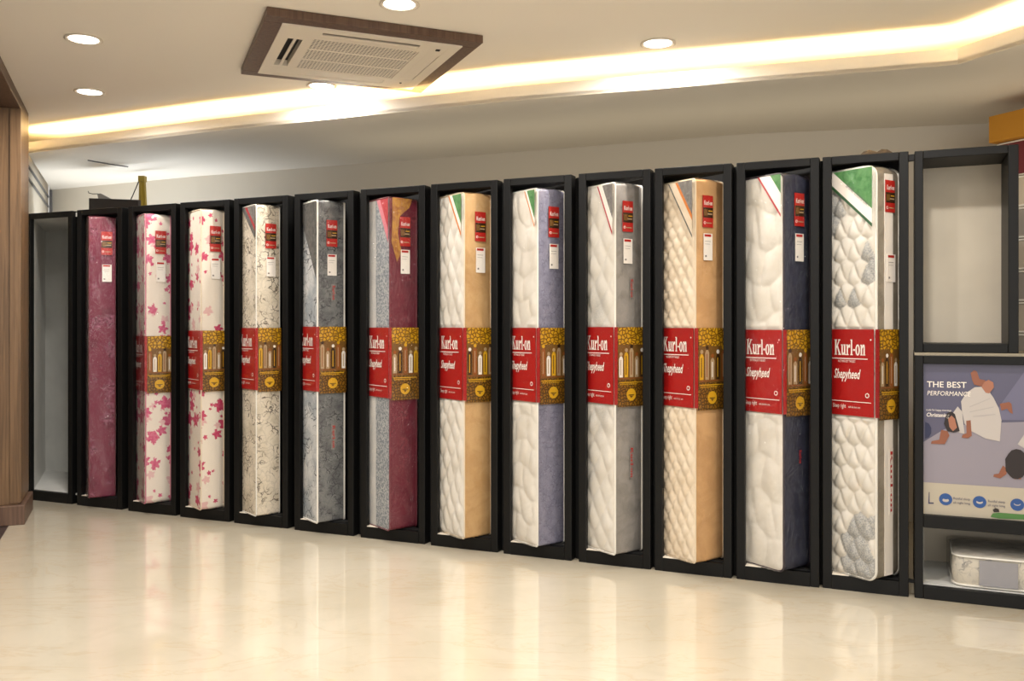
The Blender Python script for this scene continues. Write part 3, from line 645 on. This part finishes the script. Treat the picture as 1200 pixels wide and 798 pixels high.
ALL = [None,
 dict(label='maroon brocade mattress in shiny wrap without a red band, furthest left of the mattresses', border='f_maroon', face='f_maroon', tape='wine_tape', quilt=flat_f, amp=0.004, wrap='wrap_heavy', tags=(1.845, 1.69, 1.625, 1.51), tx=0.45, r=0.012),
 dict(label='white mattress with large pink flowers standing right beside the all maroon one', border='f_pink', face='f_pink', tape='pink_tape', quilt=flat_f, amp=0.004, tags=(1.83, 1.68, 1.63, 1.50), tx=0.36, r=0.03),
 dict(label='white mattress with scattered crimson flowers, second with red flowers counting from the left', border='f_rose', face='f_rose', tape='tan_tape', quilt=flat_f, amp=0.005, tags=(1.84, 1.68, 1.64, 1.51), r=0.02),
 dict(label='cream mattress with thin sketched grey brown flowers all over', border='f_sketch', face='f_sketch', tape='pvc_pipe', quilt=flat_f, amp=0.005, tags=(1.835, 1.685, 1.635, 1.515), r=0.015, ribbon=(0.2, 0.2, [(0, 0.6, 'rib_grey'), (0.6, 0.75, 'rib_red'), (0.75, 1.0, 'rib_dark')])),
 dict(label='dark grey floral bordered mattress with bright white piping', border='f_greyflor', face='q_streak', tape='pvc_pipe', quilt=flat_f, amp=0.005, pr=0.006, tags=(1.835, 1.68, 1.635, 1.51), tx=0.3, r=0.012, ribbon=(0.25, 0.45, [(0, 1.0, 'rib_dark')]), side_labels=[(1.36, 1.46), (0.49, 0.64)]),
 dict(label='wine red bordered mattress with a grey banded face and gold ribbon at its top', border='f_wine', face='q_wine', tape='wine_tape', quilt=wine_f, amp=0.005, wrap='wrap_heavy', tags=(1.83, 1.665, 1.645, 1.51), tx=0.34, r=0.02, ribbon=(0.13, 0.25, [(0, 0.7, 'rib_red'), (0.7, 1.0, 'rib_pink')]), gold=True),
 dict(label='white quilted mattress with tan border and small green corner, left of the lavender grey one', border='f_tan', face='q_plain', tape='tan_tape', quilt=lattice(0.085, 0.16, 0.5, 0.012), amp=0.015, tags=(1.835, 1.675, 1.64, 1.505), r=0.015, ribbon=(0.13, 0.23, [(0, 0.7, 'rib_green'), (0.7, 0.9, 'white_print'), (0.9, 1.0, 'rib_orange')])),
 dict(label='white quilted mattress with lavender grey border', border='f_lav', face='q_plain', tape='pvc_pipe', quilt=wavy(0.10, 0.13), amp=0.014, tags=(1.84, 1.68, 1.645, 1.515), r=0.015, ribbon=(0.09, 0.2, [(0, 0.75, 'rib_green'), (0.75, 0.92, 'white_print'), (0.92, 1.0, 'rib_orange')])),
 dict(label='pale quilted mattress with grey shaded patches and mid grey border', border='f_grey', face='q_plain', tape='pvc_pipe', quilt=lattice(0.11, 0.16, 0.5, 0.01, p9), amp=0.012, pr=0.005, tags=(1.845, 1.69, 1.655, 1.53), r=0.015, tx=0.22, ribbon=(0.12, 0.26, [(0, 0.66, 'rib_grey'), (0.66, 0.92, 'white_print'), (0.92, 1.0, 'rib_red')]), side_labels=[(1.35, 1.46), (0.44, 0.61)]),
 dict(label='cream diamond quilted mattress with caramel border and orange edged corner ribbon', border='f_tan2', face='q_cream', tape='tan_tape', quilt=lattice(0.062, 0.10, 0.4), amp=0.014, res=0.006, tags=(1.85, 1.695, 1.665, 1.535), tx=0.2, r=0.015, ribbon=(0.17, 0.28, [(0, 0.6, 'rib_grey'), (0.6, 0.7, 'rib_orange'), (0.7, 0.95, 'q_cream'), (0.95, 1.0, 'rib_dark')])),
 dict(label='white swirl quilted mattress with dark navy border', border='f_navy', face='q_plain', tape='navy_tape', quilt=wavy(0.11, 0.17), amp=0.013, wrap='wrap_heavy', pr=0.005, tags=(1.84, 1.685, 1.65, 1.52), tx=0.34, r=0.03, ribbon=(0.14, 0.20, [(0, 0.45, 'rib_green'), (0.45, 0.92, 'white_print'), (0.92, 1.0, 'rib_red')]), side_labels=[(0.56, 0.64)], slm='f_navy'),
 dict(label='white scalloped quilted mattress with grey patches, taupe border and large green ribbon', border='f_taupe', face='q_plain', tape='pvc_pipe', quilt=ogee(0.074, 0.105, p12), amp=0.019, res=0.0055, pr=0.006, tags=(1.875, 1.73, 1.54, 1.415), tx=0.3, wx=0.014, r=0.045, stripe='white_print', ribbon=(0.3, 0.27, [(0, 0.7, 'rib_green'), (0.7, 0.94, 'white_print'), (0.94, 1.0, 'rib_dgreen')]), ribbon_text=True, side_labels=[(0.36, 0.66)], slm='white_print')]
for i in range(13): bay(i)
roots = [None]
for i in range(1, 13): roots.append(mattress(i, ALL[i]))
# gold ribbon lapping on to the wine border
r = roots[6]; G = Flat((0.0, -0.0105, 1.864), (1, 0, 0), (0, 0, 1), (0, -1, 0))
G.poly([(0.01, 0), (0.14, 0), (0.12, -0.05), (0.06, -0.10), (0.045, -0.2), (0.07, -0.3), (0.04, -0.36), (0.005, -0.25), (0.01, -0.12)], M['rib_yellow'], 1); G.build('gold_ribbon', r)

# ---------------------------------------------------------------- upper cubby and wide lower bay at the right
X13, Y13 = 1.805, 4.038
cb = empty('wall_cubby', (X13, Y13, 1.098), -RA); tag(cb, 'empty black framed cubby with beige back, above the baby poster', 'cubby')
cw = 0.41; hh = 0.902; dp = 0.29
m = MB(); m.box(0, 0.036, 0, dp, 0, hh); m.build('side_rail', M['black'], cb, bevel=0.003)
m = MB(); m.box(cw - 0.04, cw, 0, dp, 0, hh); m.build('side_rail', M['black'], cb, bevel=0.003)
m = MB(); m.box(0.036, cw - 0.04, 0, dp, hh - 0.036, hh); m.build('top_rail', M['black'], cb, bevel=0.003)
m = MB(); m.box(0.036, cw - 0.04, 0, dp, 0, 0.04); m.build('bottom_rail', M['black'], cb, bevel=0.003)
m = MB(); m.box(0.0, cw, dp, dp + 0.015, 0, hh); m.build('back_panel', M['beige_back'], cb)
lb = empty('wide_display_bay', (X13, Y13, 0), -RA); tag(lb, 'wide low black display bay at the right edge, under the empty cubby', 'display bay')
lw = 1.05; ld = 0.46; lt = 1.085
m = MB(); m.box(0, 0.036, -0.012, ld, 0, lt); m.build('side_rail', M['black'], lb, bevel=0.003)
m = MB(); m.box(lw - 0.036, lw, -0.012, ld, 0, lt); m.build('side_rail', M['black'], lb, bevel=0.003)
m = MB(); m.box(0.036, lw - 0.036, -0.012, ld, 1.048, lt); m.build('top_rail', M['black'], lb, bevel=0.003)
m = MB(); m.box(0.0, lw, 0.0, ld, lt, 1.0975); m.build('top_board', plain('taupe_edge', rgb(150, 140, 120), 0.5), lb)
m = MB(); m.box(0.036, lw - 0.036, -0.012, 0.02, 0, 0.058); m.build('bottom_rail', M['black'], lb, bevel=0.003)
m = MB(); m.box(0.036, lw - 0.036, -0.012, ld, 0.318, 0.376); m.build('middle_rail', M['black'], lb, bevel=0.003)
m = MB(); m.box(0.036, lw - 0.036, 0.02, ld, 0.05, 0.062); m.build('base_board', M['pale'], lb)
m = MB(); m.box(0.036, 0.037, 0.0, ld, 0.062, 0.318); m.build('side_lining', M['pale'], lb)
m = MB(); m.box(0.0, lw, ld, ld + 0.015, 0, lt); m.build('back_panel', M['beige_back'], lb)
# poster in the lower bay
PD = 0.012
po = empty('poster', (X13, Y13, 0.376), -RA); tag(po, 'framed advertising poster with a baby in white bedding on lavender, THE BEST lettering', 'poster')
m = MB(); m.box(0.037, lw - 0.037, PD, PD + 0.012, 0.0, 0.672); m.build('board', plain('poster_lavender', rgb(84, 82, 104), 0.35), po)
O13 = Vector((X13, Y13, 0)) + N_ * PD
def puz(px, py):
    k = (px - 600) / F; u = (k * O13.y - O13.x) / (R_.x - k * R_.y); P = O13 + R_ * u; return (u, HC + (HY - py) * P.y / F - 0.376)
def q8(x, y): return puz(1050 + x / 2.493, 400 + y / 2.493)
pc = dict(floor=plain('poster_floor', rgb(138, 132, 142), 0.5), white=plain('poster_white', rgb(182, 175, 170), 0.5), fold=plain('poster_fold', rgb(168, 162, 160), 0.35), skin=plain('poster_skin', rgb(134, 80, 56), 0.35),
          skin2=plain('poster_skin_light', rgb(156, 102, 78), 0.35), hair=plain('poster_hair', rgb(30, 17, 15), 0.35), strip=plain('poster_strip', rgb(176, 167, 150), 0.35), blue=plain('poster_blue', rgb(36, 76, 136), 0.35),
          navy=plain('poster_navy', rgb(36, 40, 72), 0.35), green=plain('poster_green', rgb(70, 118, 56), 0.35), ink=plain('poster_ink', rgb(60, 60, 90), 0.35), mid=plain('poster_mid', rgb(102, 100, 124), 0.35))
PF = Flat((0, PD - 0.0005, 0), (1, 0, 0), (0, 0, 1), (0, -1, 0))
uR = lw - 0.037; uL = 0.037
b1 = puz(1083, 510)[1]; b2 = puz(1083, 565)[1]
PF.poly([(uL, b2), (uR, b2), (uR, b1 + 0.1), (uR * 0.6, b1 + 0.09), (0.22, b1 + 0.06), (0.12, b1 + 0.03), (uL, b1 - 0.03)], pc['floor'], 1)
PF.poly([(0.3, b1 + 0.08), (uR, b1 + 0.1), (uR, 0.672), (0.45, 0.672)], pc['mid'], 1)
PF.rect(uL, 0.0, uR, b2, pc['strip'], 2)
PL = lambda pts, m, l: PF.poly([q8(*p) for p in pts], pc[m], l)
PL([(85, 235), (96, 240), (103, 252), (103, 268), (96, 280), (85, 284)][::-1], 'navy', 3)
PL([(150, 232), (180, 190), (193, 205), (200, 270), (170, 262)][::-1], 'white', 3)
PL([(193, 205), (190, 175), (205, 150), (230, 134), (262, 132), (285, 165), (300, 195), (308, 230), (303, 292), (262, 284), (220, 262), (200, 240)][::-1], 'white', 4)
for a, b_, c_, d_ in ((215, 190, 275, 165), (215, 205, 285, 190), (225, 218, 290, 212)):
    PL([(a, b_), (c_, d_), (c_, d_ + 2.5), (a, b_ + 2.5)][::-1], 'fold', 5)
PL([(218, 92), (228, 84), (236, 88), (244, 110), (262, 114), (250, 132), (228, 126), (222, 112)][::-1], 'skin', 5)
PL([(255, 120), (270, 112), (284, 120), (286, 134), (272, 152), (262, 150), (250, 134)][::-1], 'skin2', 5)
PL([(303, 182), (330, 177), (337, 182), (341, 212), (333, 208), (324, 196), (308, 202)][::-1], 'skin', 5)
PL([(205, 232), (218, 230), (221, 275), (210, 283), (192, 281), (194, 273), (206, 268)][::-1], 'skin', 5)
PL([(132, 258), (150, 262), (156, 274), (142, 300), (102, 299), (104, 291), (126, 287)][::-1], 'skin', 5)
PL([(140, 240), (148, 210), (160, 204), (172, 212), (186, 262), (168, 266), (150, 262)][::-1], 'hair', 6)
PL([(152, 226), (162, 216), (172, 226), (178, 252), (166, 262), (156, 250)][::-1], 'skin2', 7)
PL([(355, 300), (374, 272), (374, 312)][::-1], 'white', 5); PL([(374, 270), (460, 250), (470, 330), (374, 330)][::-1], 'white', 5)
PL([(312, 362), (324, 372), (322, 388), (304, 400), (284, 395), (286, 388), (300, 386)][::-1], 'skin', 5)
PF.poly([q8(352 + 34 * math.cos(a * 0.4) * (1 + 0.05 * math.sin(a * 3)), 358 - 44 * math.sin(a * 0.4)) for a in range(15)], pc['hair'], 6)
PL([(340, 388), (362, 388), (366, 402), (345, 402)][::-1], 'skin', 5)
def ptext(s, x, y, px, m, l=6, off=0.0, sx=1.0, shear=0.0):
    u, z = q8(x, y); sz = px / 2.493 * Y13 / F; PF.text(s, u, z, sz, m, l, off=off, sx=sx, shear=shear)
ptext('THE BEST', 90, 133, 24, M['white_print'], off=0.0003, sx=1.02); ptext('PERFORMANCE', 90, 157, 19, M['white_print'], sx=0.86, shear=0.15)
ptext('made for happy mornings', 88, 202, 8, M['white_print'], sx=0.8); ptext('Christening', 88, 219, 16, M['white_print'], off=0.0003, sx=0.8, shear=0.2)
for (x, y, s) in ((145, 461, 0), (244, 469, 1), (354, 477, 2)):
    u, z = q8(x, y); PF.circ(u, z, 0.0265, pc['blue'], 4); PF.circ(u, z + 0.004 * (s - 1), 0.013, pc['white'], 5, ry=0.008); PF.circ(u, z + 0.009, 0.013, pc['blue'], 6, ry=0.009)
for (x, y) in ((167, 461), (268, 469), (378, 480)):
    ptext('Restful sleep', x, y, 9.5, pc['ink'], sx=0.9); ptext('all night long', x, y + 12, 9.5, pc['ink'], sx=0.9)
PL([(96, 440), (98, 440), (98, 470), (110, 470), (110, 474), (94, 474)][::-1], 'ink', 5)
PL([(276, 512), (282, 502), (300, 500), (340, 503), (450, 510), (450, 524), (374, 520), (300, 517)][::-1], 'green', 5)
PL([(282, 492), (290, 486), (300, 490), (302, 498), (286, 499)][::-1], 'hair', 6)
PF.build('poster_print', po)

# folded mattress pack in the lower bay
def rplan(x0, x1, y0, y1, r, n=6):
    return [(a, b) for a, b in rrect(x0, x1, y0, y1, r, n)]
pk = empty('mattress_pack', (X13 + R_.x * 0.16 + N_.x * 0.03, Y13 + R_.y * 0.16 + N_.y * 0.03, 0.062), -RA); tag(pk, 'folded white mattress in clear plastic lying in the wide bay under the poster', 'mattress')
pth = dens(rplan(0, 0.83, 0, 0.34, 0.05), 0.03); rows = []
for k in range(9):
    z = 0.008 + 0.125 * k / 8; e = 0.006 * math.sin(math.pi * k / 8); rows.append([(x + (e if x > 0.4 else -e), y + (e if y > 0.17 else -e), z) for x, y in pth])
m = MB(); m.grid(rows, closed=True); m.face([p for p in rows[0]][::-1]); m.build('side_border', fabric_line('grey_leaf_ticking', rgb(206, 198, 182), rgb(190, 184, 172), rgb(130, 128, 126), 14, 0.05), pk)
m = MB()
gx = [0.83 * k / 60 for k in range(61)]; gy = [0.34 * k / 26 for k in range(27)]; rws = []
for y in gy:
    e = min(y, 0.34 - y); ins = 0.05 - math.sqrt(max(0, 0.0025 - (0.05 - e) ** 2)) if e < 0.05 else 0
    rws.append([(ins + (0.83 - 2 * ins) * x / 0.83, y, 0.133 + 0.012 * min(1, min(x, 0.83 - x, e) / 0.03) ** 0.5 * (0.5 + 0.5 * (abs(math.sin(math.pi * (x / 0.1 + y / 0.1))) * abs(math.sin(math.pi * (x / 0.1 - y / 0.1)))) ** 0.5)) for x in gx])
m.grid(rws); m.build('quilted_top', M['q_plain'], pk)
for z in (0.008, 0.134):
    m = MB(); m.tube([(x, y, z) for x, y in rplan(-0.003, 0.833, -0.003, 0.343, 0.052)], 0.005, 6, closed=True); m.build('piping', M['pvc_pipe'], pk)
m = MB(); m.box(0.10, 0.25, -0.0125, -0.009, 0.015, 0.125); m.build('grey_label', plain('grey_card', rgb(150, 148, 152), 0.5), pk)
m = MB(); pth = dens(rplan(-0.016, 0.846, -0.018, 0.356, 0.06), 0.05); rows = [[(x, y, z) for x, y in pth] for z in (0.003, 0.05, 0.1, 0.15)]
m.grid(rows, closed=True); m.face(rows[-1]); m.build('plastic_wrap', M['wrap'], pk)

# ---------------------------------------------------------------- storage behind the row
# dark board standing behind the second bay
bp_ = unproj(104, 250, 1.22 + 131 * 7.1 / F)
bx = (104 - 600) / F * 7.1; b2x = (160 - 600) / F * 6.9
db = MB(); a = Vector((bx, 7.1, 0)); b = Vector((b2x, 6.93, 0)); nn = Vector((0.06, 0.2, 0))
db.hexa([a, b, b + nn * 0.15, a + nn * 0.15], [a + Vector((0, 0, 2.222)), b + Vector((0, 0, 2.185)), b + nn * 0.15 + Vector((0, 0, 2.185)), a + nn * 0.15 + Vector((0, 0, 2.222))])
tag(db.build('storage_board', plain('very_dark_brown_board', rgb(46, 38, 36), 0.6), bevel=0.003), 'dark brown board standing behind the maroon mattress bay', 'board')
# crumpled grey cover with a loose wire over the board's top
cl = empty('loose_cable', (bx + 0.1, 7.1, 2.222)); tag(cl, 'thin dark wire and grey flap resting on top of the dark board', 'cable')
m = MB(); m.tube([(-0.105, 0, 0.055), (-0.10, 0, 0.04), (-0.07, 0, 0.033), (-0.03, 0, 0.034), (0.0, 0, 0.02), (0.03, 0.0, 0.004)], 0.003, 6); m.build('wire', M['dark'], cl)
m = MB(); m.hexa([(-0.02, -0.01, -0.004), (0.08, -0.01, -0.008), (0.08, 0.02, -0.008), (-0.02, 0.02, -0.004)], [(-0.03, -0.01, 0.032), (-0.005, -0.01, 0.036), (-0.005, 0.02, 0.036), (-0.03, 0.02, 0.032)]); m.build('grey_flap', plain('grey_plastic_sheet', rgb(150, 148, 144), 0.5), cl)
# yellow ladder leaning behind
yl = (163 - 600) / F * 7.15
ld_ = empty('step_ladder', (yl, 7.05, 0)); tag(ld_, 'yellow step ladder top showing behind the second and third bays', 'ladder')
yel = plain('yellow_fibreglass', rgb(150, 126, 40), 0.5)
for s in (0, 1):
    m = MB(); x0 = 0.0 + s * 0.06; m.hexa([(x0, 0 + s * 0.3, 0), (x0 + 0.022, s * 0.3, 0), (x0 + 0.022, 0.03 + s * 0.3, 0), (x0, 0.03 + s * 0.3, 0)], [(x0 * 0.3, 0.1, 2.40), (x0 * 0.3 + 0.022, 0.1, 2.40), (x0 * 0.3 + 0.022, 0.13, 2.40), (x0 * 0.3, 0.13, 2.40)]); m.build('rail', yel, ld_)
m = MB(); m.box(-0.004, 0.045, 0.09, 0.14, 2.36, 2.405); m.build('top_cap', yel, ld_)
m = MB(); m.tube([(-0.0, 0.11, 2.38), (-0.05, 0.1, 2.25), (-0.1, 0.08, 2.12)], 0.004, 6); m.build('cord', M['dark'], ld_)
for k in range(6):
    z = 0.3 + 0.33 * k; m = MB(); m.box(0.0, 0.05, 0.02, 0.26 - z * 0.06, z, z + 0.02); m.build('step', yel, ld_)
# dark crack line of cable under the soffit at the left
p0 = unproj(103, 188, H2 - 0.004); p1 = unproj(150, 195.5, H2 - 0.004)
m = MB(); m.tube([p0, (p0 + p1) / 2 + Vector((0, 0.02, 0)), p1], 0.005, 6)
tag(m.build('ceiling_slot', M['groove']), 'short dark wire fixed under the soffit at the left', 'wire')
# dark cloth on top of the last tall bay
X, Y, wd = BAY[12]; base = Vector((X, Y, 2.0)) + R_ * 0.12 + N_ * 0.1; rows = []
for a in range(9):
    rows.append([(0.21 * a / 8, 0.16 * b / 8 + 0.005 * math.sin(a * 2), max(0.0, 0.055 * math.sin(math.pi * a / 8) ** 0.6 * math.sin(math.pi * b / 8) ** 0.5 * (0.75 + 0.25 * math.sin(a * 1.9 + b)))) for b in range(9)])
m = MB(); m.grid([rw[::-1] for rw in rows]); o = m.build('folded_cloth', fabric_plain('dark_brown_cloth', rgb(84, 70, 54), rgb(70, 58, 46))); o.location = base; o.rotation_euler = (0, 0, -RA)
tag(o, 'low dark brown cloth on top of the scalloped mattress bay', 'cloth')
# stack of packs with an orange carton at the far right
st = Vector((2.61, 4.93, 0)); z = 0.0
packm = [plain('grey_wrapped_pack', rgb(150, 142, 132), 0.4), plain('cream_wrapped_pack', rgb(186, 174, 156), 0.4)]
def pack(z, h, mat, lab, name='mattress_pack', grp='packs stacked behind the right edge', inset=0.0):
    o = empty(name, (st.x, st.y, z), TH); tag(o, lab, 'mattress' if name == 'mattress_pack' else 'carton', grp)
    pth = dens(rplan(inset, 0.6, -0.6, 0.0, 0.04 if name == 'mattress_pack' else 0.004), 0.12); m = MB()
    rows = [[(x, y, zz) for x, y in pth] for zz in (0.0, h * 0.1, h * 0.9, h - 0.001)]
    m.grid(rows, closed=True, sm=False); m.face(rows[-1]); m.face(rows[0][::-1]); m.build('body', mat, o)
    if name == 'mattress_pack':
        for zz in (0.008, h - 0.008):
            m = MB(); m.tube([(x, y, zz) for x, y in rplan(inset - 0.003, 0.603, -0.603, 0.003, 0.042)], 0.005, 6, closed=True); m.build('piping', M['pvc_pipe'], o)
    else:
        m = MB(); m.box(inset - 0.001, inset, -0.52, -0.46, 0.0, h); m.build('tape', plain('brown_tape', rgb(170, 120, 40), 0.3), o)
ORD = ['first', 'second', 'third', 'fourth', 'fifth', 'sixth', 'seventh', 'eighth', 'ninth', 'tenth', 'eleventh', 'twelfth'][::-1]
for k in range(12): pack(z, 0.168, packm[k % 2], ['grey', 'cream'][k % 2] + ' wrapped mattress pack, ' + ORD[k] + ' below the maroon one at the right edge', inset=0.03); z += 0.168
pack(z, 0.2, fabric_flower('maroon_patterned_pack', rgb(112, 48, 52), rgb(160, 100, 96), rgb(96, 40, 44), 14, 0.5, 0.04), 'maroon patterned mattress pack under the orange carton', grp=None, inset=0.05); z += 0.2
pack(z, 0.145, plain('orange_cardboard', rgb(196, 136, 36), 0.6), 'orange cardboard carton at the top right corner by the ceiling', 'carton', None)
